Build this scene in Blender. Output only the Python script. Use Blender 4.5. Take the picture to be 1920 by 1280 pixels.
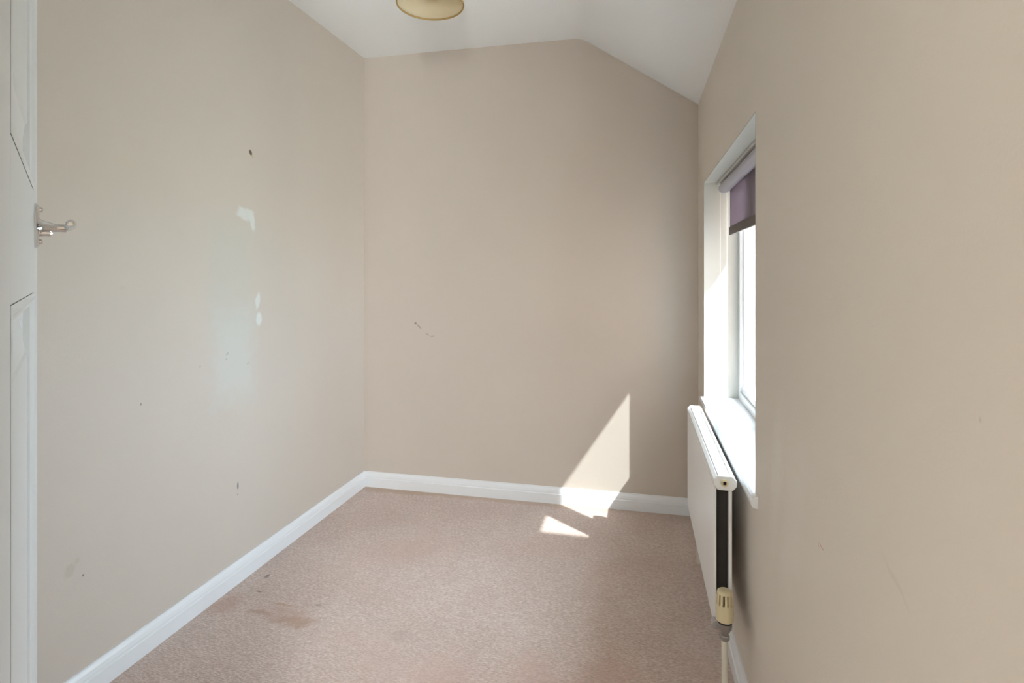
import bpy, bmesh, math, random
from mathutils import Vector, Matrix

for o in list(bpy.data.objects):
    bpy.data.objects.remove(o, do_unlink=True)
scn = bpy.context.scene
COL = scn.collection
PI = math.pi

# ------------------------------------------------------------------ camera
EYE = 1.143
cam_d = bpy.data.cameras.new('camera')
cam_d.sensor_width = 36.0
cam_d.lens = 36.0 * 1045.0 / 1920.0
cam_d.shift_y = -128.0 / 1920.0
cam_d.clip_start = 0.02
cam = bpy.data.objects.new('camera', cam_d)
COL.objects.link(cam)
cam.location = (0.0, 0.0, EYE)
cam.rotation_euler = (PI / 2, 0, math.atan(247.0 / 1045.0))
scn.camera = cam

# ------------------------------------------------------------------ sky, sun, lamps, exposure
SKY = 18.0
SUN = 7.2
LANDING_FILL = 198.0
world = bpy.data.worlds.new('sky')
scn.world = world
world.use_nodes = True
bg = world.node_tree.nodes['Background']
bg.inputs['Color'].default_value = (0.73, 0.87, 1.0, 1)
bg.inputs['Strength'].default_value = SKY

sun_d = bpy.data.lights.new('sun', 'SUN')
sun_d.energy = SUN
sun_d.angle = math.radians(0.6)
sun_d.color = (0.95, 0.985, 1.0)
sun = bpy.data.objects.new('sun', sun_d)
COL.objects.link(sun)
SUN_DIR = Vector((-0.804, 0.595, -1.198))
sun.rotation_euler = SUN_DIR.to_track_quat('-Z', 'Y').to_euler()
sun.location = (4, -2, 7)

# added fill light, set in the invented landing window behind the camera
ld = bpy.data.lights.new('landing_fill', 'AREA')
ld.shape = 'RECTANGLE'
ld.size, ld.size_y = 0.8, 0.9
ld.energy = LANDING_FILL
ld.color = (0.95, 1.0, 1.0)
lo = bpy.data.objects.new('landing_fill', ld)
COL.objects.link(lo)
lo.location = (0.40, -1.50, 1.00)
lo.rotation_euler = (0, math.radians(90), 0)      # shines towards -X

# portal that guides sky samples through the bedroom window
pd = bpy.data.lights.new('window_portal', 'AREA')
pd.shape = 'RECTANGLE'
pd.size, pd.size_y = 1.05, 0.95
pd.cycles.is_portal = True
po = bpy.data.objects.new('window_portal', pd)
COL.objects.link(po)
po.location = (0.50, 1.99, 1.07)
po.rotation_euler = (0, math.radians(90), 0)   # faces -X

vs = scn.view_settings
vs.view_transform = 'Standard'
vs.look = 'None'
vs.gamma = 1.0
vs.use_curve_mapping = False
vs.exposure = 0.12


# ------------------------------------------------------------------ materials
def srgb(r, g, b):
    def f(v):
        v /= 255.0
        return v / 12.92 if v <= 0.04045 else ((v + 0.055) / 1.055) ** 2.4
    return (f(r), f(g), f(b), 1.0)


class NT:
    def __init__(self, name):
        self.m = bpy.data.materials.new(name)
        self.m.use_nodes = True
        self.t = self.m.node_tree
        self.b = self.t.nodes['Principled BSDF']

    def n(self, typ, **kw):
        nd = self.t.nodes.new(typ)
        for k, v in kw.items():
            if hasattr(nd, k):
                setattr(nd, k, v)
            else:
                nd.inputs[k].default_value = v
        return nd

    def l(self, a, b):
        self.t.links.new(a, b)

    def math(self, op, a, b=None):
        nd = self.t.nodes.new('ShaderNodeMath')
        nd.operation = op
        for i, v in enumerate((a, b)):
            if v is None:
                continue
            if isinstance(v, (int, float)):
                nd.inputs[i].default_value = v
            else:
                self.l(v, nd.inputs[i])
        return nd.outputs[0]

    def noise(self, vec, scale, detail=2.0, rough=0.5):
        nd = self.t.nodes.new('ShaderNodeTexNoise')
        nd.inputs['Scale'].default_value = scale
        nd.inputs['Detail'].default_value = detail
        nd.inputs['Roughness'].default_value = rough
        self.l(vec, nd.inputs['Vector'])
        return nd

    def pos(self):
        return self.t.nodes.new('ShaderNodeNewGeometry').outputs['Position']

    def mix(self, fac, a, b, blend='MIX'):
        nd = self.t.nodes.new('ShaderNodeMix')
        nd.data_type = 'RGBA'
        nd.blend_type = blend
        for sock, v in ((nd.inputs[0], fac), (nd.inputs[6], a), (nd.inputs[7], b)):
            if isinstance(v, (int, float)):
                sock.default_value = v
            elif isinstance(v, tuple):
                sock.default_value = v
            else:
                self.l(v, sock)
        return nd.outputs[2]

    def ramp(self, v, lo, hi, a=0.0, b=1.0):
        nd = self.t.nodes.new('ShaderNodeMapRange')
        nd.interpolation_type = 'SMOOTHSTEP'
        nd.inputs[1].default_value = lo
        nd.inputs[2].default_value = hi
        nd.inputs[3].default_value = a
        nd.inputs[4].default_value = b
        self.l(v, nd.inputs[0])
        return nd.outputs[0]

    def bump(self, h, strength, dist):
        nd = self.t.nodes.new('ShaderNodeBump')
        nd.inputs['Strength'].default_value = strength
        nd.inputs['Distance'].default_value = dist
        self.l(h, nd.inputs['Height'])
        self.l(nd.outputs[0], self.b.inputs['Normal'])


def plain(name, col, rough=0.5, metal=0.0, spec=0.5, var=0.03, nscale=6.0, bump=0.0, bscale=120.0):
    k = NT(name)
    p = k.pos()
    if var > 0:
        nz = k.noise(p, nscale, 3.0)
        dark = tuple(c * (1 - 2 * var) for c in col[:3]) + (1,)
        k.l(k.mix(nz.outputs['Fac'], dark, col), k.b.inputs['Base Color'])
    else:
        k.b.inputs['Base Color'].default_value = col
    k.b.inputs['Roughness'].default_value = rough
    k.b.inputs['Metallic'].default_value = metal
    k.b.inputs['Specular IOR Level'].default_value = spec
    if bump > 0:
        k.bump(k.noise(p, bscale, 3.0).outputs['Fac'], bump, 0.002)
    return k.m


def paint_wall(name, col, axes, marks):
    """matt emulsion; marks = (u, v, ru, rv, colour, strength, edge, wobble, box)"""
    k = NT(name)
    p = k.pos()
    sep = k.t.nodes.new('ShaderNodeSeparateXYZ')
    k.l(p, sep.inputs[0])
    U, V = sep.outputs[axes[0]], sep.outputs[axes[1]]
    big = k.noise(p, 2.2, 4.0)
    cur = k.mix(big.outputs['Fac'], tuple(c * 0.955 for c in col[:3]) + (1,), tuple(c * 1.03 for c in col[:3]) + (1,))
    w1 = k.noise(p, 28.0, 3.0)
    ws = k.t.nodes.new('ShaderNodeSeparateColor')
    k.l(w1.outputs['Color'], ws.inputs[0])
    du = k.math('SUBTRACT', ws.outputs[0], 0.5)
    dv = k.math('SUBTRACT', ws.outputs[1], 0.5)
    for (u, v, ru, rv, c, st, edge, wob, box, rot) in marks:
        a = k.math('SUBTRACT', k.math('ADD', U, k.math('MULTIPLY', du, wob)), u)
        b = k.math('SUBTRACT', k.math('ADD', V, k.math('MULTIPLY', dv, wob)), v)
        if rot:
            ca, sa = math.cos(rot), math.sin(rot)
            a2 = k.math('ADD', k.math('MULTIPLY', a, ca), k.math('MULTIPLY', b, sa))
            b2 = k.math('SUBTRACT', k.math('MULTIPLY', b, ca), k.math('MULTIPLY', a, sa))
            a, b = a2, b2
        a = k.math('ABSOLUTE', k.math('DIVIDE', a, ru))
        b = k.math('ABSOLUTE', k.math('DIVIDE', b, rv))
        if box:
            d = k.math('MAXIMUM', a, b)
        else:
            d = k.math('SQRT', k.math('ADD', k.math('POWER', a, 2.0), k.math('POWER', b, 2.0)))
        f = k.ramp(d, 1.0 - edge, 1.0 + edge, st, 0.0)
        cur = k.mix(f, cur, c)
    k.l(cur, k.b.inputs['Base Color'])
    k.b.inputs['Roughness'].default_value = 0.62
    k.b.inputs['Specular IOR Level'].default_value = 0.28
    h = k.math('ADD', k.math('MULTIPLY', k.noise(p, 260.0, 2.0).outputs['Fac'], 0.35), k.noise(p, 9.0, 3.0).outputs['Fac'])
    k.bump(h, 0.12, 0.006)
    return k.m


WALL = srgb(213, 202, 191)
WALL_R = srgb(226, 216, 204)  # WALL lightened and yellowed so this wall renders brighter
FILL = srgb(226, 228, 224)
left_marks = [
    (1.745, 1.13, 0.105, 0.20, srgb(205, 203, 194), 0.50, 0.45, 0.09, True, 0),
    (1.765, 0.84, 0.095, 0.15, srgb(212, 216, 212), 0.45, 0.55, 0.10, True, 0),
    (1.822, 1.368, 0.040, 0.020, FILL, 0.80, 0.30, 0.03, True, -0.25),
    (1.860, 1.340, 0.011, 0.034, FILL, 0.85, 0.30, 0.02, False, 0.15),
    (1.890, 1.035, 0.011, 0.030, FILL, 0.80, 0.35, 0.02, False, -0.2),
    (1.897, 0.965, 0.017, 0.026, FILL, 0.95, 0.30, 0.02, False, 0),
    (1.850, 1.605, 0.0075, 0.011, srgb(96, 78, 56), 0.95, 0.35, 0.006, False, 0.6),
    (1.862, 1.592, 0.007, 0.005, srgb(206, 184, 142), 0.7, 0.4, 0.006, False, 0.6),
    (1.781, 0.354, 0.004, 0.013, srgb(120, 114, 112), 0.9, 0.4, 0.004, False, 0),
    (1.781, 0.322, 0.003, 0.004, srgb(150, 144, 140), 0.8, 0.4, 0.004, False, 0),
    (1.158, 0.362, 0.011, 0.017, srgb(196, 188, 175), 0.55, 0.4, 0.02, False, -0.5),
    (1.178, 0.378, 0.006, 0.008, srgb(196, 188, 175), 0.5, 0.4, 0.01, False, 0),
    (1.194, 0.331, 0.003, 0.003, srgb(130, 124, 120), 0.9, 0.4, 0.002, False, 0),
    (1.727, 0.852, 0.008, 0.004, srgb(150, 152, 148), 0.4, 0.4, 0.008, False, 0.3),
    (1.722, 0.832, 0.005, 0.004, srgb(150, 152, 148), 0.4, 0.4, 0.008, False, 0),
    (1.835, 0.80, 0.007, 0.004, srgb(165, 164, 160), 0.4, 0.4, 0.008, False, 0.3),
    (1.60, 0.825, 0.004, 0.004, srgb(165, 164, 160), 0.4, 0.4, 0.004, False, 0),
    (1.37, 0.75, 0.003, 0.004, srgb(140, 134, 130), 0.8, 0.4, 0.003, False, 0),
    (1.32, 1.47, 0.03, 0.012, srgb(216, 201, 178), 0.30, 0.5, 0.03, False, 0),
    (1.31, 1.10, 0.01, 0.006, srgb(205, 194, 180), 0.4, 0.5, 0.01, False, 0),
]
back_marks = [
    (-1.172, 0.879, 0.007, 0.006, srgb(150, 128, 116), 0.8, 0.5, 0.01, False, 0),
    (-1.152, 0.862, 0.016, 0.0045, srgb(168, 152, 138), 0.8, 0.5, 0.008, False, -0.75),
    (-1.105, 0.822, 0.010, 0.004, srgb(176, 162, 148), 0.7, 0.5, 0.008, False, -0.5),
    (-1.078, 0.812, 0.012, 0.004, srgb(178, 164, 150), 0.6, 0.5, 0.008, False, 0.2),
]
right_marks = [
    (0.957, 0.7160, 0.0135, 0.0010, srgb(188, 118, 108), 0.8, 0.5, 0.004, False, 0.1),
    (0.972, 0.711, 0.0045, 0.0011, srgb(188, 130, 118), 0.6, 0.5, 0.003, False, 0.9),
    (1.13, 0.66, 0.06, 0.16, srgb(232, 224, 212), 0.45, 0.7, 0.12, False, 0.35),
    (1.25, 0.72, 0.035, 0.14, srgb(234, 227, 217), 0.45, 0.7, 0.08, False, 0.2),
    (0.70, 0.80, 0.03, 0.004, srgb(205, 193, 180), 0.3, 0.5, 0.03, False, 0.4),
    (0.545, 1.02, 0.0015, 0.0025, srgb(176, 164, 150), 0.4, 0.5, 0.003, False, 0),
    (0.60, 0.46, 0.030, 0.003, srgb(200, 188, 174), 0.3, 0.5, 0.02, False, 0.5),
]
M = {}
M['wall_left'] = paint_wall('taupe_emulsion_patched', WALL, (1, 2), left_marks)
M['wall_back'] = paint_wall('taupe_emulsion', WALL, (0, 2), back_marks)
M['wall_right'] = paint_wall('brightened_emulsion_scuffed', WALL_R, (1, 2), right_marks)
M['landing'] = plain('darkened_landing_emulsion', srgb(122, 113, 101), 0.7)  # landing walls darkened to hold back bounce onto the near window wall
M['ceiling'] = plain('white_ceiling_emulsion', srgb(243, 243, 243), 0.85, spec=0.2, var=0.012, nscale=3.0, bump=0.1, bscale=160)
M['gloss'] = plain('white_gloss_paint', srgb(243, 245, 248), 0.28, var=0.015, nscale=10, bump=0.05, bscale=40)
M['door'] = plain('white_door_gloss', srgb(220, 222, 222), 0.38, var=0.01, nscale=8, bump=0.05, bscale=60)
M['reveal'] = plain('white_reveal_paint', srgb(198, 197, 191), 0.6, var=0.01)
M['upvc'] = plain('white_upvc', srgb(236, 238, 240), 0.3, var=0.0)
M['rad'] = plain('white_radiator_enamel', srgb(245, 244, 243), 0.35, var=0.012, nscale=5)
M['rad_dark'] = plain('shade_dark_convector_metal', srgb(52, 48, 44), 0.8, var=0.1, nscale=30)  # dark colour stands for the shade between the panels
M['cream'] = plain('cream_plastic', srgb(222, 208, 170), 0.42, var=0.02, nscale=40)
M['cream_dark'] = plain('slot_shade_plastic', srgb(66, 54, 40), 0.7, var=0.05, nscale=60)  # dark brown stands for the shade inside the grip slots
M['pipe'] = plain('cream_painted_pipe', srgb(222, 216, 202), 0.4, var=0.03, nscale=30)
M['nickel'] = plain('dull_nickel', srgb(170, 168, 165), 0.35, metal=0.9, var=0.06, nscale=80)
M['grey_plastic'] = plain('grey_plastic', srgb(176, 170, 168), 0.5, var=0.03)
M['chrome'] = plain('polished_chrome', srgb(214, 214, 214), 0.09, metal=1.0, var=0.0)
M['black'] = plain('black_hole', srgb(24, 22, 22), 0.7, var=0.0)
M['roller'] = plain('lightened_blind_cloth', srgb(190, 186, 194), 0.65, var=0.03, nscale=40)  # the blind's own cloth, lightened for light falling from above
M['hem'] = plain('brown_grey_hem', srgb(104, 94, 90), 0.7, var=0.04, nscale=60)
M['trim'] = plain('tan_braid', srgb(176, 146, 92), 0.7, var=0.1, nscale=90)
M['flex'] = plain('white_flex', srgb(226, 224, 216), 0.5, var=0.0)
M['bulb'] = plain('opal_bulb_glass', srgb(236, 234, 228), 0.2, var=0.0)
M['brick'] = plain('darkened_brick', srgb(150, 122, 106), 0.9, var=0.06, nscale=4)  # wing darkened to send less light onto the far wall and jamb
M['slate'] = plain('roof_slate', srgb(104, 106, 112), 0.8, var=0.1, nscale=6)
M['ground'] = plain('garden_ground', srgb(234, 228, 216), 0.95, var=0.06, nscale=0.6)
M['boards'] = plain('dark_landing_boards', srgb(112, 86, 62), 0.5, var=0.12, nscale=5)  # invented dark floor, keeps bounce off the near window wall
M['grout'] = plain('timber_lining', srgb(222, 223, 222), 0.35, var=0.01)


def fabric(name, col, trans, rough=0.8, weave=900.0, mixf=0.45):
    k = NT(name)
    p = k.pos()
    nz = k.noise(p, 60.0, 3.0)
    c = k.mix(nz.outputs['Fac'], tuple(v * 0.93 for v in col[:3]) + (1,), col)
    k.l(c, k.b.inputs['Base Color'])
    k.b.inputs['Roughness'].default_value = rough
    k.b.inputs['Specular IOR Level'].default_value = 0.15
    k.bump(k.noise(p, weave, 1.0).outputs['Fac'], 0.15, 0.001)
    tr = k.t.nodes.new('ShaderNodeBsdfTranslucent')
    tr.inputs['Color'].default_value = trans
    mx = k.t.nodes.new('ShaderNodeMixShader')
    mx.inputs[0].default_value = mixf
    out = k.t.nodes['Material Output']
    k.l(k.b.outputs[0], mx.inputs[1])
    k.l(tr.outputs[0], mx.inputs[2])
    k.l(mx.outputs[0], out.inputs['Surface'])
    return k.m


M['blind'] = fabric('mauve_grey_blind_cloth', srgb(172, 161, 168), srgb(146, 133, 141), mixf=0.45)
M['shade'] = fabric('cream_lampshade_cloth', srgb(240, 230, 206), srgb(240, 226, 196), mixf=0.45)


def glass():
    k = NT('window_glass')
    t = k.t
    tr = t.nodes.new('ShaderNodeBsdfTransparent')
    tr.inputs[0].default_value = (0.96, 0.98, 0.975, 1)
    gl = t.nodes.new('ShaderNodeBsdfGlossy')
    gl.inputs['Roughness'].default_value = 0.01
    lw = t.nodes.new('ShaderNodeLayerWeight')
    lw.inputs['Blend'].default_value = 0.5
    fac = k.math('ADD', k.math('MULTIPLY', k.math('POWER', lw.outputs['Facing'], 5.0), 0.75), 0.03)
    mx = t.nodes.new('ShaderNodeMixShader')
    k.l(fac, mx.inputs[0])
    k.l(tr.outputs[0], mx.inputs[1])
    k.l(gl.outputs[0], mx.inputs[2])
    k.l(mx.outputs[0], t.nodes['Material Output'].inputs['Surface'])
    return k.m


M['glass'] = glass()


def carpet():
    k = NT('pinkish_beige_carpet')
    p = k.pos()
    mp = k.t.nodes.new('ShaderNodeMapping')
    mp.inputs['Scale'].default_value = (0.38, 1.25, 1.0)
    mp.inputs['Rotation'].default_value = (0, 0, 0.12)
    k.l(p, mp.inputs['Vector'])
    v = mp.outputs[0]
    fine = k.noise(v, 210.0, 3.0, 0.65)
    mid = k.noise(v, 55.0, 3.0, 0.6)
    big = k.noise(p, 3.2, 4.0, 0.55)
    base = k.mix(k.ramp(big.outputs['Fac'], 0.3, 0.7), srgb(213, 189, 176), srgb(227, 206, 195))
    base = k.mix(k.ramp(fine.outputs['Fac'], 0.36, 0.64), k.mix(0.40, base, srgb(160, 134, 120)), k.mix(0.40, base, srgb(250, 236, 230)))
    base = k.mix(k.ramp(mid.outputs['Fac'], 0.35, 0.7, 0.0, 0.34), base, srgb(190, 160, 146))
    warm = k.noise(p, 1.7, 3.0)
    base = k.mix(k.ramp(warm.outputs['Fac'], 0.50, 0.72, 0.0, 0.45), base, srgb(216, 184, 170))
    # worn brown stains
    sep = k.t.nodes.new('ShaderNodeSeparateXYZ')
    k.l(p, sep.inputs[0])
    wn = k.noise(p, 22.0, 4.0, 0.65)
    ws = k.t.nodes.new('ShaderNodeSeparateColor')
    k.l(wn.outputs['Color'], ws.inputs[0])
    du = k.math('SUBTRACT', ws.outputs[0], 0.5)
    dv = k.math('SUBTRACT', ws.outputs[1], 0.5)
    for (x, y, rx, ry, c, st, wob) in (
            (-1.115, 1.625, 0.075, 0.030, srgb(178, 136, 108), 0.55, 0.10),
            (-1.26, 1.635, 0.050, 0.014, srgb(180, 138, 112), 0.50, 0.06),
            (-1.17, 1.645, 0.11, 0.04, srgb(196, 162, 144), 0.40, 0.12),
            (-1.21, 1.690, 0.045, 0.005, srgb(186, 146, 112), 0.60, 0.03),
            (-1.41, 1.645, 0.05, 0.06, srgb(194, 154, 134), 0.50, 0.12),
            (-1.385, 1.834, 0.008, 0.012, srgb(120, 100, 90), 0.70, 0.02),
            (-1.345, 1.737, 0.014, 0.004, srgb(126, 108, 98), 0.70, 0.02),
            (-1.09, 1.715, 0.016, 0.005, srgb(150, 128, 116), 0.50, 0.03),
            (-0.74, 1.63, 0.05, 0.03, srgb(184, 164, 154), 0.30, 0.12),
            (-0.55, 1.48, 0.10, 0.10, srgb(212, 176, 164), 0.40, 0.25),
            (-0.30, 1.55, 0.07, 0.10, srgb(216, 178, 166), 0.40, 0.20),
            (-0.10, 1.55, 0.10, 0.16, srgb(204, 166, 152), 0.40, 0.25),
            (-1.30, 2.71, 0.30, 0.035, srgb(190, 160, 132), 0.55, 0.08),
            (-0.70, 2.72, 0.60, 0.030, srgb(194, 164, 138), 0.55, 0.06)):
        a = k.math('DIVIDE', k.math('SUBTRACT', k.math('ADD', sep.outputs[0], k.math('MULTIPLY', du, wob)), x), rx)
        b = k.math('DIVIDE', k.math('SUBTRACT', k.math('ADD', sep.outputs[1], k.math('MULTIPLY', dv, wob)), y), ry)
        d = k.math('SQRT', k.math('ADD', k.math('POWER', k.math('ABSOLUTE', a), 2.0), k.math('POWER', k.math('ABSOLUTE', b), 2.0)))
        base = k.mix(k.ramp(d, 0.45, 1.35, st, 0.0), base, c)
    k.l(base, k.b.inputs['Base Color'])
    k.b.inputs['Roughness'].default_value = 0.95
    k.b.inputs['Specular IOR Level'].default_value = 0.1
    k.b.inputs['Sheen Weight'].default_value = 0.15
    k.b.inputs['Sheen Roughness'].default_value = 0.6
    h = k.math('ADD', k.math('MULTIPLY', fine.outputs['Fac'], 0.7), k.math('MULTIPLY', mid.outputs['Fac'], 0.5))
    k.bump(h, 0.7, 0.008)
    return k.m


M['carpet'] = carpet()


# ------------------------------------------------------------------ mesh helpers
def rx(x, y):
    """the window wall runs very slightly out of square"""
    return x + 0.011 * (2.7614 - y)


def add_box(bm, x0, x1, y0, y1, z0, z1, skew=False):
    vs = []
    for z in (z0, z1):
        for (x, y) in ((x0, y0), (x1, y0), (x1, y1), (x0, y1)):
            vs.append(bm.verts.new((rx(x, y) if skew else x, y, z)))
    for f in ((3, 2, 1, 0), (4, 5, 6, 7), (0, 1, 5, 4), (1, 2, 6, 5), (2, 3, 7, 6), (3, 0, 4, 7)):
        bm.faces.new([vs[i] for i in f])


def add_prism(bm, prof, a, b, fn):
    """prof = list of (u, v); swept from a to b; fn(u, v, w) -> xyz"""
    A = [bm.verts.new(fn(u, v, a)) for u, v in prof]
    B = [bm.verts.new(fn(u, v, b)) for u, v in prof]
    n = len(prof)
    for i in range(n):
        j = (i + 1) % n
        bm.faces.new((A[i], A[j], B[j], B[i]))
    bm.faces.new(A[::-1])
    bm.faces.new(B)


def add_lathe(bm, prof, seg=32, origin=(0, 0, 0), axis='Z', close=True):
    o = Vector(origin)
    rings = []
    for r, h in prof:
        ring = []
        for i in range(seg):
            t = 2 * PI * i / seg
            if axis == 'Z':
                q = Vector((r * math.cos(t), r * math.sin(t), h))
            elif axis == 'Y':
                q = Vector((r * math.cos(t), h, r * math.sin(t)))
            else:
                q = Vector((h, r * math.cos(t), r * math.sin(t)))
            ring.append(bm.verts.new(o + q))
        rings.append(ring)
    for k in range(len(rings) - 1):
        for i in range(seg):
            j = (i + 1) % seg
            bm.faces.new((rings[k][i], rings[k][j], rings[k + 1][j], rings[k + 1][i]))
    if close:
        bm.faces.new(rings[0][::-1])
        bm.faces.new(rings[-1])


def add_tube(bm, pts, radii, seg=12):
    pts = [Vector(p) for p in pts]
    if isinstance(radii, (int, float)):
        radii = [radii] * len(pts)
    rings = []
    up = None
    for i, p in enumerate(pts):
        d = (pts[min(i + 1, len(pts) - 1)] - pts[max(i - 1, 0)]).normalized()
        if up is None:
            up = Vector((0, 0, 1)) if abs(d.z) < 0.9 else Vector((1, 0, 0))
        s = d.cross(up).normalized()
        up = s.cross(d).normalized()
        rings.append([bm.verts.new(p + radii[i] * (math.cos(2 * PI * k / seg) * s + math.sin(2 * PI * k / seg) * up)) for k in range(seg)])
    for a, b in zip(rings, rings[1:]):
        for k in range(seg):
            j = (k + 1) % seg
            bm.faces.new((a[k], a[j], b[j], b[k]))
    bm.faces.new(rings[0][::-1])
    bm.faces.new(rings[-1])


def build(name, bm, m, parent=None, bevel=0.0, seg=2, smooth=False, kind=None):
    bmesh.ops.recalc_face_normals(bm, faces=bm.faces)
    me = bpy.data.meshes.new(name)
    bm.to_mesh(me)
    bm.free()
    me.materials.append(m)
    if smooth:
        me.polygons.foreach_set('use_smooth', [True] * len(me.polygons))
    o = bpy.data.objects.new(name, me)
    COL.objects.link(o)
    if parent:
        o.parent = parent
        o.matrix_parent_inverse = Matrix.Translation(parent.location).inverted() if parent.type == 'EMPTY' else Matrix()
    if bevel > 0:
        md = o.modifiers.new('soft_edges', 'BEVEL')
        md.width = bevel
        md.segments = seg
        md.limit_method = 'ANGLE'
        md.angle_limit = math.radians(30)
        md.harden_normals = False
    if smooth:
        try:
            md2 = o.modifiers.new('edge_split', 'EDGE_SPLIT')
            md2.split_angle = math.radians(40)
        except Exception:
            pass
    if kind:
        o['kind'] = kind
    return o


def boxes(name, lst, m, parent=None, bevel=0.0, skew=False, kind=None, seg=2):
    bm = bmesh.new()
    for b in lst:
        add_box(bm, *b, skew=skew)
    return build(name, bm, m, parent, bevel, seg, kind=kind)


def empty(name, loc):
    e = bpy.data.objects.new(name, None)
    e.empty_display_size = 0.1
    COL.objects.link(e)
    e.location = loc
    return e


# ------------------------------------------------------------------ room shell
XL = -1.4676          # left wall
XR = 0.25             # window wall (at the far corner)
YB = 2.741            # far wall
YF0, YF1 = 0.15, 0.27  # partition with the doorway
YL = -2.20            # landing end
SILL, HEAD = 0.612, 1.535
WY0, WY1 = 1.450, 2.525
WOUT = 0.52           # outside face of the window wall

bm = bmesh.new()
add_box(bm, XL - 0.12, WOUT, YF0, YB + 0.2, -0.15, 0.0)
build('floor', bm, M['carpet'], kind='structure')
boxes('floor_landing', [(XL - 0.12, WOUT, YL - 0.12, YF0, -0.15, 0.0)], M['boards'], kind='structure')

boxes('wall_left', [(XL - 0.12, XL, YF0, YB + 0.16, 0.0, 2.42)], M['wall_left'], kind='structure')
boxes('wall_landing_side', [(XL - 0.12, XL, YL - 0.12, YF0, 0.0, 2.42)], M['landing'], kind='structure')

bm = bmesh.new()
prof = [(XL, YB), (XR + 0.02, YB + 0.0119 * (XR + 0.02 - XL)), (XR + 0.02, YB + 0.16), (XL, YB + 0.16)]
add_prism(bm, prof, 0.0, 2.42, lambda u, v, w: (u, v, w))
build('wall_back', bm, M['wall_back'], kind='structure')

TOP = 1.97
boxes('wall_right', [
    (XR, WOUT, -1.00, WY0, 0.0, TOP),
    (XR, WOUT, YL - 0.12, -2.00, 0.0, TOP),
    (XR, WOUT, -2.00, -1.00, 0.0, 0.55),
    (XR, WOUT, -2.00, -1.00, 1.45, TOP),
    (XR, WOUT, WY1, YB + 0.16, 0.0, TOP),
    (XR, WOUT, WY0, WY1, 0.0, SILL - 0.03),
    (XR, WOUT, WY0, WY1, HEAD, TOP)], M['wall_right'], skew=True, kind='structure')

# ceiling: level part, soft crease, slope down to the window wall
CR = -0.300
SL = (2.302 - 1.936) / (XR - CR)
prof = [(XL - 0.1, 2.302), (CR - 0.05, 2.302), (CR - 0.022, 2.3005), (CR, 2.296), (CR + 0.022, 2.287), (CR + 0.05, 2.302 - 0.05 * SL)]
bm = bmesh.new()
rows = []
for y in (YL - 0.1, YB + 0.15):
    eave = 1.936 - 0.022 * (2.76 - y)
    sl = (2.302 - eave) / (XR - CR)
    pts = [(x, z) for x, z in prof[:-1]] + [(CR + 0.05, 2.302 - 0.05 * sl), (0.50, 2.302 - (0.50 - CR) * sl)]
    low = [bm.verts.new((x, y, z)) for x, z in pts]
    hi = [bm.verts.new((x, y, z + 0.12)) for x, z in pts]
    rows.append((low, hi))
(la, ha), (lb, hb) = rows
n = len(la)
for i in range(n - 1):
    bm.faces.new((la[i], la[i + 1], lb[i + 1], lb[i]))
    bm.faces.new((ha[i + 1], ha[i], hb[i], hb[i + 1]))
bm.faces.new([la[0], lb[0], hb[0], ha[0]])
bm.faces.new([la[-1], ha[-1], hb[-1], lb[-1]])
bm.faces.new(la + ha[::-1])
bm.faces.new(lb + hb[::-1])
ceil = build('ceiling', bm, M['ceiling'], kind='structure')
ceil.data.polygons.foreach_set('use_smooth', [True] * len(ceil.data.polygons))
wn_ = ceil.modifiers.new('face_weighted', 'WEIGHTED_NORMAL')
wn_.keep_sharp = True
for e_ in ceil.data.edges:
    za, zb = ceil.data.vertices[e_.vertices[0]].co, ceil.data.vertices[e_.vertices[1]].co
    if abs(za.y - zb.y) < 1e-4 or abs(za.x + 1.5676) < 1e-3 or abs(za.x - 0.5) < 1e-3:
        e_.use_edge_sharp = True

# partition with the doorway the camera looks through
DX0, DX1, DH = -0.490, 0.205, 1.99
boxes('wall_front', [(XL, DX0 - 0.03, YF0, YF1, 0.0, 2.42), (DX1 + 0.03, 0.30, YF0, YF1, 0.0, 2.2), (DX0 - 0.03, DX1 + 0.03, YF0, YF1, DH + 0.03, 2.35)],
      M['wall_back'], kind='structure')
boxes('trim_1', [(DX0 - 0.03, DX0, YF0 - 0.005, YF1 + 0.005, 0, DH), (DX1, DX1 + 0.03, YF0 - 0.005, YF1 + 0.005, 0, DH), (DX0 - 0.03, DX1 + 0.03, YF0 - 0.005, YF1 + 0.005, DH, DH + 0.03)],
      M['grout'], bevel=0.002, kind='structure')
# end wall of the landing
boxes('wall_landing_end', [(XL, 0.32, YL - 0.12, YL, 0, 2.42)], M['landing'], kind='structure')

# skirting boards
T, H = 0.016, 0.079
SK = [(0, 0), (T, 0), (T, 0.046), (T - 0.0035, 0.049), (T - 0.0035, 0.056), (T - 0.006, 0.066), (0.005, 0.075), (0.004, H), (0, H)]
bm = bmesh.new()
add_prism(bm, SK, YF1, YB, lambda u, v, w: (XL + u, w, v))
build('baseboard_left', bm, M['gloss'], kind='structure')
bm = bmesh.new()
add_prism(bm, SK, XL, XR + 0.01, lambda u, v, w: (w, YB + 0.0119 * (w - XL) - u, v))
build('baseboard_back', bm, M['gloss'], kind='structure')
bm = bmesh.new()
add_prism(bm, SK, YF1, YB, lambda u, v, w: (rx(XR - u, w), w, v))
build('baseboard_right', bm, M['gloss'], kind='structure')

# ------------------------------------------------------------------ outside that shapes the daylight
boxes('ground', [(WOUT + 0.05, 60, -40, 45, -2.9, -2.7)], M['ground'], kind='structure')
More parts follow.
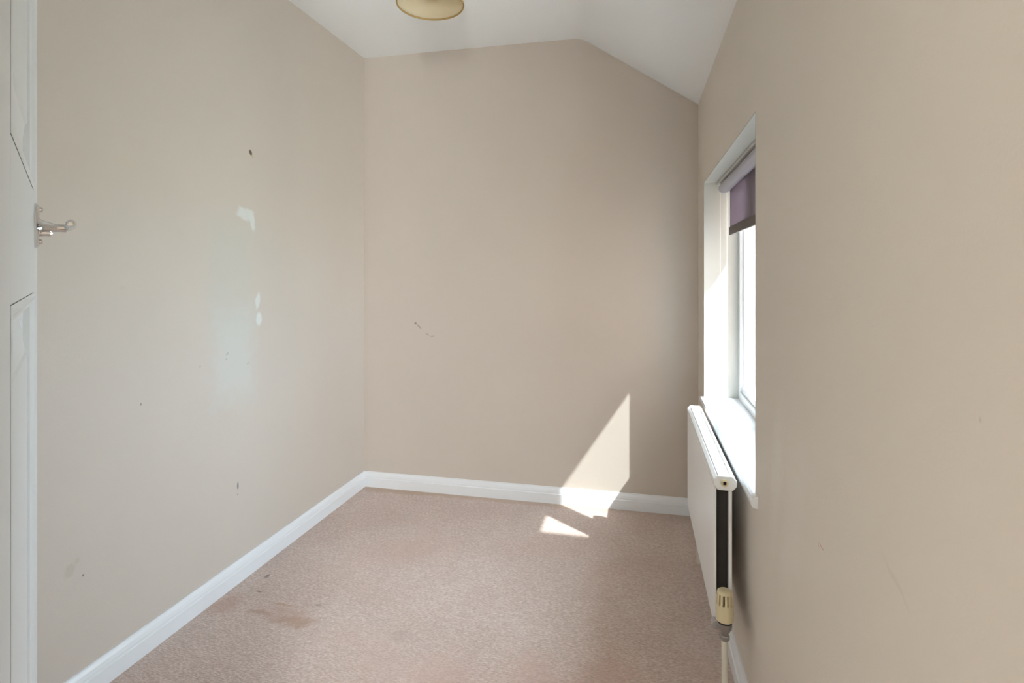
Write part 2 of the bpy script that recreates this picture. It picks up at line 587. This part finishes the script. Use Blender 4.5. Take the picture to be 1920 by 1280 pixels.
# roof slope with its eave, and the gutter
bm = bmesh.new()
sl = SL
add_prism(bm, [(-0.4, 2.302 + 0.1 * sl + 0.16), (0.73, 2.302 - (0.73 - CR) * sl + 0.16), (0.73, 2.302 - (0.73 - CR) * sl + 0.24), (-0.4, 2.302 + 0.1 * sl + 0.24)],
          YL - 0.3, 3.2, lambda u, v, w: (u, w, v))
build('roof_slope', bm, M['slate'], kind='structure')
bm = bmesh.new()
gx, gz, gr = 0.745, 1.862, 0.05
prof = [(gx + gr * math.cos(t), gz + gr * math.sin(t)) for t in [PI + PI * i / 10 for i in range(11)]]
prof += [(gx + (gr - 0.004) * math.cos(t), gz + (gr - 0.004) * math.sin(t)) for t in [2 * PI - PI * i / 10 for i in range(11)]]
add_prism(bm, prof, YL - 0.3, 3.2, lambda u, v, w: (u, w, v))
build('gutter', bm, M['upvc'], kind='structure')
# neighbouring wing of the house standing out at right angles
boxes('wall_wing', [(WOUT + 0.02, 4.2, 0.40, 1.0, -2.7, 2.88)], M['brick'], kind='structure')

# ------------------------------------------------------------------ window
win = empty('window_1', (rx(0.42, 1.99), 1.99, SILL))
win['kind'] = 'structure'
# painted reveals
boxes('reveal', [(XR - 0.0005, 0.40, WY1 - 0.004, WY1 + 0.001, SILL, HEAD)], M['reveal'], win, skew=True)
boxes('reveal', [(XR - 0.0005, 0.40, WY0 - 0.001, WY0 + 0.004, SILL, HEAD)], M['reveal'], win, skew=True)
boxes('reveal', [(XR - 0.0005, 0.40, WY0, WY1, HEAD - 0.004, HEAD + 0.001)], M['reveal'], win, skew=True)
# sill board with rounded nose and horns
bm = bmesh.new()
nose = [(0.392, SILL), (0.392, SILL - 0.028), (0.243, SILL - 0.028), (0.2365, SILL - 0.025), (0.233, SILL - 0.018), (0.233, SILL - 0.010), (0.2365, SILL - 0.003), (0.243, SILL)]
add_prism(bm, nose, WY0 + 0.004, WY1 - 0.004, lambda u, v, w: (rx(u, w), w, v))
nose2 = [(0.2495, SILL), (0.2495, SILL - 0.028)] + nose[2:]
add_prism(bm, nose2, WY0 - 0.030, WY0 + 0.004, lambda u, v, w: (rx(u, w), w, v))
add_prism(bm, nose2, WY1 - 0.004, WY1 + 0.022, lambda u, v, w: (rx(u, w), w, v))
build('window_sill', bm, M['gloss'], win)
FX0, FX1 = 0.388, 0.455
FR = 0.045
boxes('window_frame', [
    (FX0, FX1, WY1 - 0.036, WY1, SILL - 0.02, HEAD), (FX0, FX1, WY0, WY0 + FR, SILL - 0.02, HEAD),
    (FX0, FX1, WY0 + FR, WY1 - 0.036, SILL - 0.02, SILL + 0.032), (FX0, FX1, WY0 + FR, WY1 - 0.036, HEAD - FR, HEAD)], M['upvc'], win, bevel=0.003, skew=True)
boxes('mullion', [(FX0, FX1, 2.020, 2.104, SILL + 0.03, HEAD - 0.04)], M['upvc'], win, bevel=0.003, skew=True)


def sash(y0, y1, handle_y):
    z0, z1, w = SILL + 0.034, HEAD - FR - 0.002, 0.040
    x0, x1 = 0.380, 0.448
    s = boxes('sash', [(x0, x1, y0, y0 + w, z0, z1), (x0, x1, y1 - w, y1, z0, z1), (x0, x1, y0 + w, y1 - w, z0, z0 + w), (x0, x1, y0 + w, y1 - w, z1 - w, z1)],
              M['upvc'], win, bevel=0.005, skew=True)
    g = boxes('pane', [(0.412, 0.418, y0 + w - 0.004, y1 - w + 0.004, z0 + w - 0.004, z1 - w + 0.004)], M['glass'], s, skew=True)
    b = 0.010
    boxes('glazing_bead', [(0.394, 0.412, y0 + w, y0 + w + b, z0 + w, z1 - w), (0.394, 0.412, y1 - w - b, y1 - w, z0 + w, z1 - w),
                           (0.394, 0.412, y0 + w + b, y1 - w - b, z0 + w, z0 + w + b), (0.394, 0.412, y0 + w + b, y1 - w - b, z1 - w - b, z1 - w)], M['upvc'], s, bevel=0.002, skew=True)
    bm = bmesh.new()
    add_box(bm, 0.372, 0.381, handle_y - 0.012, handle_y + 0.012, 0.98, 1.04, skew=True)
    add_box(bm, 0.352, 0.372, handle_y - 0.008, handle_y + 0.008, 1.015, 1.032, skew=True)
    add_box(bm, 0.352, 0.362, handle_y - 0.009, handle_y + 0.009, 0.90, 1.032, skew=True)
    build('window_handle', bm, M['upvc'], s, bevel=0.003)


# fixed light on the far side of the mullion
fy0, fy1, fz0, fz1 = 2.104, WY1 - 0.036, SILL + 0.032, HEAD - FR
pn = boxes('fixed_pane', [(0.418, 0.424, fy0 - 0.004, fy1 + 0.004, fz0 - 0.004, fz1 + 0.004)], M['glass'], win, skew=True)
b_ = 0.011
boxes('glazing_bead', [(0.402, 0.418, fy1 - b_, fy1, fz0, fz1), (0.402, 0.418, fy0, fy0 + b_, fz0, fz1),
                       (0.396, 0.418, fy0 + b_, fy1 - b_, fz0, fz0 + 0.024), (0.402, 0.418, fy0 + b_, fy1 - b_, fz1 - b_, fz1)], M['upvc'], pn, bevel=0.002, skew=True)
sash(WY0 + FR + 0.002, 2.018, WY0 + FR + 0.02)

# landing window, unseen, added to house the fill light
w2 = empty('window_2_added', (0.45, -1.50, 0.55))
w2['kind'] = 'structure'
boxes('window_frame', [(0.43, 0.49, -2.00, -1.95, 0.55, 1.45), (0.43, 0.49, -1.05, -1.00, 0.55, 1.45), (0.43, 0.49, -1.95, -1.05, 0.55, 0.60), (0.43, 0.49, -1.95, -1.05, 1.40, 1.45)],
      M['upvc'], w2, bevel=0.003)
boxes('pane', [(0.455, 0.461, -1.95, -1.05, 0.60, 1.40)], M['glass'], w2)

# ------------------------------------------------------------------ door, standing open on the left
HINGE = Vector((-0.4763, 0.3204, 0.0))
DIR = Vector((-0.787, 0.617, 0.0)).normalized()     # hinge -> free edge
NRM = Vector((0.617, 0.787, 0.0))                    # face seen by the camera
NRM = (NRM - DIR * NRM.dot(DIR)).normalized()
DW, DT = 0.740, 0.036
DOOR_H = 1.975


def dp(q, n, z):
    """q = distance from the free edge towards the hinge, n = out of the seen face"""
    return HINGE + DIR * (DW - q) + NRM * n + Vector((0, 0, z))


def dbox(bm, q0, q1, n0, n1, z0, z1):
    vs = [bm.verts.new(dp(q, nn, z)) for z in (z0, z1) for (q, nn) in ((q0, n0), (q1, n0), (q1, n1), (q0, n1))]
    for f in ((3, 2, 1, 0), (4, 5, 6, 7), (0, 1, 5, 4), (1, 2, 6, 5), (2, 3, 7, 6), (3, 0, 4, 7)):
        bm.faces.new([vs[i] for i in f])


door = empty('door_1', tuple(HINGE))
door['kind'] = 'structure'
ST = 0.135
RAILS = [(0.012, 0.23), (1.112, 1.276), (DOOR_H - 0.12, DOOR_H)]


def dpart(name, q0, q1, z0, z1):
    bm = bmesh.new()
    dbox(bm, q0, q1, -DT, 0.0, z0, z1)
    return build(name, bm, M['door'], door, bevel=0.0015)


dpart('stile', 0.0, ST, 0.012, DOOR_H)
dpart('stile', DW - ST, DW, 0.012, DOOR_H)
for z0, z1 in RAILS:
    dpart('rail', ST, DW - ST, z0, z1)
for z0, z1 in ((0.23, 1.112), (1.276, DOOR_H - 0.12)):
    bm = bmesh.new()
    q0, q1 = ST, DW - ST
    # sunk margin, moulding steps and raised field, on both faces
    steps = [(0.0, 0.0002), (0.005, 0.0012), (0.010, 0.0012), (0.014, -0.002), (0.020, -0.004), (0.024, -0.012), (0.040, -0.013), (0.042, -0.015), (0.085, -0.007), (0.088, -0.0045)]
    for side in (0, 1):
        rings = []
        for ins, nn in steps:
            dn = nn if side == 0 else -DT - nn
            rings.append([bm.verts.new(dp(q, dn, z)) for q, z in ((q0 + ins, z0 + ins), (q1 - ins, z0 + ins), (q1 - ins, z1 - ins), (q0 + ins, z1 - ins))])
        for a, b in zip(rings, rings[1:]):
            for i in range(4):
                j = (i + 1) % 4
                bm.faces.new((a[i], a[j], b[j], b[i]))
        bm.faces.new(rings[-1])
    build('panel', bm, M['door'], door)

# lever handle on the lock rail
lev = bmesh.new()
HZ = 1.221
HQ = 0.102
prof = []
for i in range(24):
    t = 2 * PI * i / 24
    cq, cz = math.cos(t), math.sin(t)
    prof.append((HQ + 0.024 * math.copysign(abs(cq) ** 0.6, cq), HZ + 0.037 * math.copysign(abs(cz) ** 0.6, cz)))
A0 = [lev.verts.new(dp(q, 0.0, z)) for q, z in prof]
A1 = [lev.verts.new(dp(q, 0.003, z)) for q, z in prof]
A2 = [lev.verts.new(dp(HQ + (q - HQ) * 0.86, 0.0058, HZ + (z - HZ) * 0.90)) for q, z in prof]
for a, b in ((A0, A1), (A1, A2)):
    for i in range(24):
        j = (i + 1) % 24
        lev.faces.new((a[i], a[j], b[j], b[i]))
lev.faces.new(A2)
lev.faces.new(A0[::-1])
hp = build('handle_plate', lev, M['chrome'], door, smooth=True)
bm = bmesh.new()
HN = HZ - 0.002
pts = [dp(HQ, n, HN) for n in (0.005, 0.009, 0.014, 0.019, 0.023, 0.032, 0.041)]
add_tube(bm, pts, [0.017, 0.0125, 0.0105, 0.0095, 0.0075, 0.0068, 0.0068], 20)
build('handle_neck', bm, M['chrome'], hp, smooth=True)
bm = bmesh.new()
pts, rad = [], []
for i in range(15):
    t = i / 14
    q = HQ - 0.008 + 0.108 * t
    n = 0.041 + 0.007 * math.sin(min(1, t * 3) * PI / 2) - 0.002 * t
    pts.append(dp(q, n, HN + 0.001 + 0.004 * math.sin(t * PI)))
    rad.append(0.0062 + 0.0016 * math.sin(min(1, t * 1.4) * PI) - (0.003 if i == 14 else 0) - (0.002 if i == 0 else 0))
add_tube(bm, pts, rad, 18)
build('lever', bm, M['chrome'], hp, smooth=True)
for dz in (-0.026, 0.027):
    bm = bmesh.new()
    add_tube(bm, [dp(HQ, 0.006, HZ + dz), dp(HQ, 0.009, HZ + dz), dp(HQ, 0.0105, HZ + dz)], [0.0045, 0.0042, 0.002], 12)
    build('screw', bm, M['chrome'], hp, smooth=True)
bm = bmesh.new()
add_tube(bm, [dp(HQ + 0.004, 0.006, HZ - 0.012), dp(HQ + 0.004, 0.020, HZ - 0.012), dp(HQ + 0.004, 0.023, HZ - 0.012)], [0.005, 0.0048, 0.002], 14)
build('latch_knob', bm, M['chrome'], hp, smooth=True)
for z in (0.25, 1.72):
    bm = bmesh.new()
    add_tube(bm, [dp(DW + 0.002, -DT * 0.5, z - 0.045), dp(DW + 0.002, -DT * 0.5, z + 0.045)], 0.005, 12)
    build('hinge', bm, M['nickel'], door, smooth=True)

# ------------------------------------------------------------------ roller blind
bl = empty('roller_blind', (rx(0.323, 1.99), 1.99, HEAD - 0.004))
bl['label'] = 'mauve-grey roller blind pulled a little way down the white window'
bl['category'] = 'blind'
RXc, RZ, RR = 0.323, 1.4965, 0.0215
BY0, BY1 = WY0 + 0.035, WY1 - 0.058
bm = bmesh.new()
n = 28
prof = [(RXc + RR * math.cos(2 * PI * i / n), RZ + RR * math.sin(2 * PI * i / n)) for i in range(n)]
add_prism(bm, prof, BY0, BY1, lambda u, v, w: (rx(u, w), w, v))
build('roller', bm, M['roller'], bl, smooth=True)
FXc = RXc + RR + 0.0005
BZ = 1.300
bm = bmesh.new()
NY, NZ = 24, 10
g = []
for i in range(NY + 1):
    y = BY0 + 0.012 + (BY1 - 0.024 - BY0) * i / NY
    row = []
    for j in range(NZ + 1):
        z = BZ + 0.034 + (RZ - BZ - 0.034) * j / NZ
        e = 0.0012 * math.sin(y * 23 + 1.3 * math.sin(y * 9)) * (1 - j / NZ)
        row.append(bm.verts.new((rx(FXc + e, y), y, z)))
    g.append(row)
for i in range(NY):
    for j in range(NZ):
        bm.faces.new((g[i][j], g[i + 1][j], g[i + 1][j + 1], g[i][j + 1]))
fb = build('fabric', bm, M['blind'], bl)
md = fb.modifiers.new('cloth_thickness', 'SOLIDIFY')
md.thickness = 0.0008
bm = bmesh.new()
add_prism(bm, [(FXc - 0.004, BZ), (FXc + 0.004, BZ), (FXc + 0.004, BZ + 0.030), (FXc + 0.001, BZ + 0.036), (FXc - 0.001, BZ + 0.036), (FXc - 0.004, BZ + 0.030)],
          BY0 + 0.010, BY1 - 0.010, lambda u, v, w: (rx(u, w), w, v))
build('bottom_bar', bm, M['hem'], bl, bevel=0.001)
boxes('batten', [(0.302, 0.346, WY0 + 0.006, WY1 - 0.006, HEAD - 0.0165, HEAD - 0.0045)], M['reveal'], bl, bevel=0.0015, skew=True)
for y0, y1 in ((BY1 + 0.001, BY1 + 0.008), (BY0 - 0.008, BY0 - 0.001)):
    bm = bmesh.new()
    add_prism(bm, [(RXc + 0.015 * math.cos(2 * PI * i / 20), RZ + 0.015 * math.sin(2 * PI * i / 20)) for i in range(20)], y0, y1, lambda u, v, w: (rx(u, w), w, v))
    add_box(bm, RXc - 0.010, RXc + 0.014, y0, y1, RZ, HEAD - 0.0165, skew=True)
    build('bracket', bm, M['upvc'], bl)
bm = bmesh.new()
cy_ = BY1 + 0.014
loop = []
for i in range(12):
    loop.append((rx(RXc - 0.013, cy_), cy_, RZ - 0.72 * i / 11))
for i in range(1, 8):
    t = PI * i / 8
    loop.append((rx(RXc - 0.013 * math.cos(t), cy_), cy_, RZ - 0.72 - 0.013 * math.sin(t)))
for i in range(12):
    loop.append((rx(RXc + 0.013, cy_), cy_, RZ - 0.72 * (11 - i) / 11))
add_tube(bm, loop, 0.0009, 6)
build('pull_cord', bm, M['flex'], bl)

# ------------------------------------------------------------------ radiator
RY0, RY1 = 1.550, 2.345
RZ0, RZ1 = 0.206, 0.612
rad = empty('radiator', (rx(0.205, 1.95), 1.95, 0.0))
rad['label'] = 'white double panel radiator with cream thermostatic valve under the window sill'
rad['category'] = 'radiator'


def rprism(name, prof, y0, y1, m, parent=rad, bevel=0.0):
    bm = bmesh.new()
    add_prism(bm, prof, y0, y1, lambda u, v, w: (rx(u, w), w, v))
    return build(name, bm, m, parent, bevel=bevel)


rprism('front_panel', [(0.1665, 0.216), (0.1690, 0.206), (0.1730, 0.206), (0.1730, 0.582), (0.1665, 0.582)], RY0 + 0.002, RY1 - 0.002, M['rad'], bevel=0.001)
rprism('rear_panel', [(0.2035, 0.206), (0.2120, 0.206), (0.2120, 0.582), (0.2035, 0.582)], RY0 + 0.004, RY1 - 0.004, M['rad'], bevel=0.001)
# corrugated convector sheet between the panels
bm = bmesh.new()
yy = RY0 + 0.020
k = 0
while yy < RY1 - 0.03:
    add_box(bm, 0.174, 0.203, yy, yy + 0.001, 0.225, 0.568, skew=True)
    xa, xb = (0.2015, 0.2030) if k % 2 else (0.174, 0.1755)
    add_box(bm, xa, xb, yy + 0.001, yy + 0.0125, 0.225, 0.568, skew=True)
    yy += 0.0125
    k += 1
cv = build('convector_fins', bm, M['rad_dark'], rad)
# bevelled top rail
CXr, CZr = 0.1945, 0.5935
octo = [(-0.028, -0.008), (-0.018, -0.0185), (0.018, -0.0185), (0.028, -0.008), (0.028, 0.006), (0.019, 0.0165), (0.0165, 0.0165), (0.0150, 0.0125), (0.0025, 0.0125), (0.0010, 0.0160), (-0.0160, 0.0165), (-0.0175, 0.0130), (-0.0200, 0.0130), (-0.028, 0.007)]
rprism('top_rail', [(CXr + u, CZr + v) for u, v in octo], RY0 + 0.004, RY1 - 0.004, M['rad'])
oc2 = [(-0.0285, -0.0085), (-0.0185, -0.0195), (0.0185, -0.0195), (0.0285, -0.0085), (0.0285, 0.0075), (0.0185, 0.0185), (-0.0185, 0.0185), (-0.0285, 0.0075)]
ec = None
for y0, y1 in ((RY0 - 0.003, RY0 + 0.005), (RY1 - 0.005, RY1 + 0.003)):
    e = rprism('end_cap', [(CXr + u, CZr + v) for u, v in oc2], y0, y1, M['rad'], bevel=0.0022)
    if ec is None:
        ec = e
bm = bmesh.new()
add_lathe(bm, [(0.0098, 0.0), (0.0098, -0.003), (0.0078, -0.0045), (0.0050, -0.0045), (0.0050, -0.001)], 24, (rx(CXr - 0.002, RY0), RY0 - 0.003, CZr + 0.001), 'Y')
build('bleed_plug', bm, M['cream'], ec, smooth=True)
boxes('bleed_hole_shade', [(CXr - 0.0055, CXr + 0.0015, RY0 - 0.0080, RY0 - 0.0062, CZr - 0.0025, CZr + 0.0045)], M['black'], ec, skew=True)  # black block standing for the shade inside the hole
# bottom water tube and wall brackets
bm = bmesh.new()
add_lathe(bm, [(0.013, RY0 + 0.004), (0.013, RY1 - 0.004)], 20, (rx(0.189, 1.95), 0, 0.236), 'Y')
build('bottom_rail', bm, M['rad'], rad, smooth=True)
for y in (RY0 + 0.30, RY1 - 0.12):
    boxes('wall_bracket', [(0.212, 0.2495, y, y + 0.022, 0.36, 0.50)], M['rad'], rad, skew=True, bevel=0.001)

# thermostatic valve
VX, VY = rx(0.187, 1.507), 1.507
bm = bmesh.new()
add_lathe(bm, [(0.0125, 0.004), (0.0125, -0.010), (0.0095, -0.013)], 20, (rx(0.171, RY0), RY0, 0.226), 'Y')
build('bottom_plug', bm, M['grey_plastic'], rad, smooth=True)
vb = bmesh.new()
add_lathe(vb, [(0.0090, 0.216), (0.0095, 0.224), (0.0100, 0.229), (0.0125, 0.232), (0.0165, 0.240), (0.0180, 0.247), (0.0180, 0.254), (0.0160, 0.256)], 24, (VX, VY, 0), 'Z')
valve = build('valve_body', vb, M['nickel'], rad, smooth=True)
bm = bmesh.new()
add_lathe(bm, [(0.0090, 0.0), (0.0090, 0.012), (0.0135, 0.013), (0.0135, 0.034), (0.0110, 0.036), (0.0110, 0.05)], 6, (VX - 0.002, VY, 0.238), 'Y')
build('union_nut', bm, M['grey_plastic'], valve)
bm = bmesh.new()
add_lathe(bm, [(0.0100, 0.209), (0.0122, 0.211), (0.0122, 0.2205), (0.0100, 0.2225)], 6, (VX, VY, 0), 'Z')
build('compression_nut', bm, M['nickel'], valve)
hd = bmesh.new()
add_lathe(hd, [(0.0190, 0.2595), (0.0220, 0.2620), (0.0222, 0.268), (0.0217, 0.3010), (0.0200, 0.3025)], 32, (VX, VY, 0), 'Z')
head = build('thermostat_head', hd, M['cream'], rad, smooth=True)
bm = bmesh.new()
add_lathe(bm, [(0.0188, 0.3290), (0.0180, 0.3330), (0.0150, 0.3355), (0.0100, 0.3365)], 32, (VX, VY, 0), 'Z')
build('head_cap', bm, M['cream'], head, smooth=True)
for i in range(12):
    bm = bmesh.new()
    t = 2 * PI * i / 12 + 0.02
    c_, s_ = math.cos(t), math.sin(t)
    vs_ = []
    for z, ro in ((0.3005, 0.0214), (0.3300, 0.0186)):
        for (r_, w_) in ((0.0100, -0.0014), (ro, -0.0027), (ro, 0.0027), (0.0100, 0.0014)):
            vs_.append(bm.verts.new((VX + c_ * r_ - s_ * w_, VY + s_ * r_ + c_ * w_, z)))
    for f in ((3, 2, 1, 0), (4, 5, 6, 7), (0, 1, 5, 4), (1, 2, 6, 5), (2, 3, 7, 6), (3, 0, 4, 7)):
        bm.faces.new([vs_[q] for q in f])
    build('grip_rib', bm, M['cream'], head)
bm = bmesh.new()
add_lathe(bm, [(0.0108, 0.3000), (0.0108, 0.3310)], 24, (VX, VY, 0), 'Z')
build('slot_core', bm, M['cream_dark'], head, smooth=True)
bm = bmesh.new()
add_lathe(bm, [(0.0178, 0.2550), (0.0178, 0.2600)], 28, (VX, VY, 0), 'Z')
build('collar', bm, M['black'], head, smooth=True)
bm = bmesh.new()
add_lathe(bm, [(0.0078, 0.0), (0.0078, 0.2105)], 24, (VX, VY, 0), 'Z')
build('supply_pipe', bm, M['pipe'], rad, smooth=True)
# return pipe at the far end
bm = bmesh.new()
RYR = RY1 - 0.035
add_tube(bm, [(rx(0.205, RYR), RYR, 0.236), (rx(0.205, RYR), RYR, 0.0)], 0.0078, 16)
build('return_pipe', bm, M['pipe'], rad, smooth=True)

# ------------------------------------------------------------------ pendant lamp
LX, LY, LZ, LR = -0.690, 1.740, 2.036, 0.1095
lamp = empty('pendant_lamp', (LX, LY, 2.302))
lamp['label'] = 'cream fabric pendant lampshade with tan trim hanging from the ceiling'
lamp['category'] = 'lamp'
bm = bmesh.new()
SHP = [(LR, 0.0), (LR * 0.985, 0.012), (LR * 0.95, 0.035), (LR * 0.89, 0.070), (LR * 0.81, 0.105), (LR * 0.73, 0.135)]
seg = 56
rings = [[bm.verts.new((LX + r * math.cos(2 * PI * i / seg), LY + r * math.sin(2 * PI * i / seg), LZ + h)) for i in range(seg)] for r, h in SHP]
for a, b in zip(rings, rings[1:]):
    for i in range(seg):
        j = (i + 1) % seg
        bm.faces.new((a[i], a[j], b[j], b[i]))
sh = build('lampshade', bm, M['shade'], lamp, smooth=True)
md = sh.modifiers.new('cloth_thickness', 'SOLIDIFY')
md.thickness = 0.0015
for r, z in ((LR + 0.0005, LZ), (LR * 0.73, LZ + 0.135)):
    bm = bmesh.new()
    R1, R2 = r, 0.0042
    rg = []
    for i in range(seg):
        t = 2 * PI * i / seg
        rg.append([bm.verts.new((LX + (R1 + R2 * math.cos(2 * PI * k / 10) * 0.6) * math.cos(t), LY + (R1 + R2 * math.cos(2 * PI * k / 10) * 0.6) * math.sin(t), z + R2 * math.sin(2 * PI * k / 10))) for k in range(10)])
    for i in range(seg):
        a, b = rg[i], rg[(i + 1) % seg]
        for k in range(10):
            j = (k + 1) % 10
            bm.faces.new((a[k], b[k], b[j], a[j]))
    build('braid_trim', bm, M['trim'], sh, smooth=True)
bm = bmesh.new()
for i in range(3):
    t = 2 * PI * i / 3 + 0.9
    add_tube(bm, [(LX + 0.02 * math.cos(t), LY + 0.02 * math.sin(t), LZ + 0.108), (LX + LR * 0.73 * math.cos(t), LY + LR * 0.73 * math.sin(t), LZ + 0.133)], 0.0012, 6)
add_lathe(bm, [(0.0215, LZ + 0.106), (0.0215, LZ + 0.110)], 24, (LX, LY, 0), 'Z')
build('shade_ring', bm, M['flex'], sh)
bm = bmesh.new()
add_lathe(bm, [(0.0195, LZ + 0.085), (0.0195, LZ + 0.125), (0.016, LZ + 0.140), (0.008, LZ + 0.160), (0.004, LZ + 0.166)], 24, (LX, LY, 0), 'Z')
build('bulb_holder', bm, M['flex'], lamp, smooth=True)
bm = bmesh.new()
add_lathe(bm, [(0.012, LZ + 0.088), (0.014, LZ + 0.075), (0.022, LZ + 0.058), (0.024, LZ + 0.045), (0.020, LZ + 0.030), (0.010, LZ + 0.022), (0.003, LZ + 0.020)], 24, (LX, LY, 0), 'Z')
build('bulb', bm, M['bulb'], lamp, smooth=True)
bm = bmesh.new()
add_tube(bm, [(LX, LY, LZ + 0.160), (LX, LY, 2.296)], 0.0032, 10)
build('flex', bm, M['flex'], lamp, smooth=True)
bm = bmesh.new()
add_lathe(bm, [(0.006, 2.268), (0.018, 2.272), (0.034, 2.284), (0.039, 2.294), (0.040, 2.3018)], 32, (LX, LY, 0), 'Z')
build('ceiling_rose', bm, M['flex'], lamp, smooth=True)
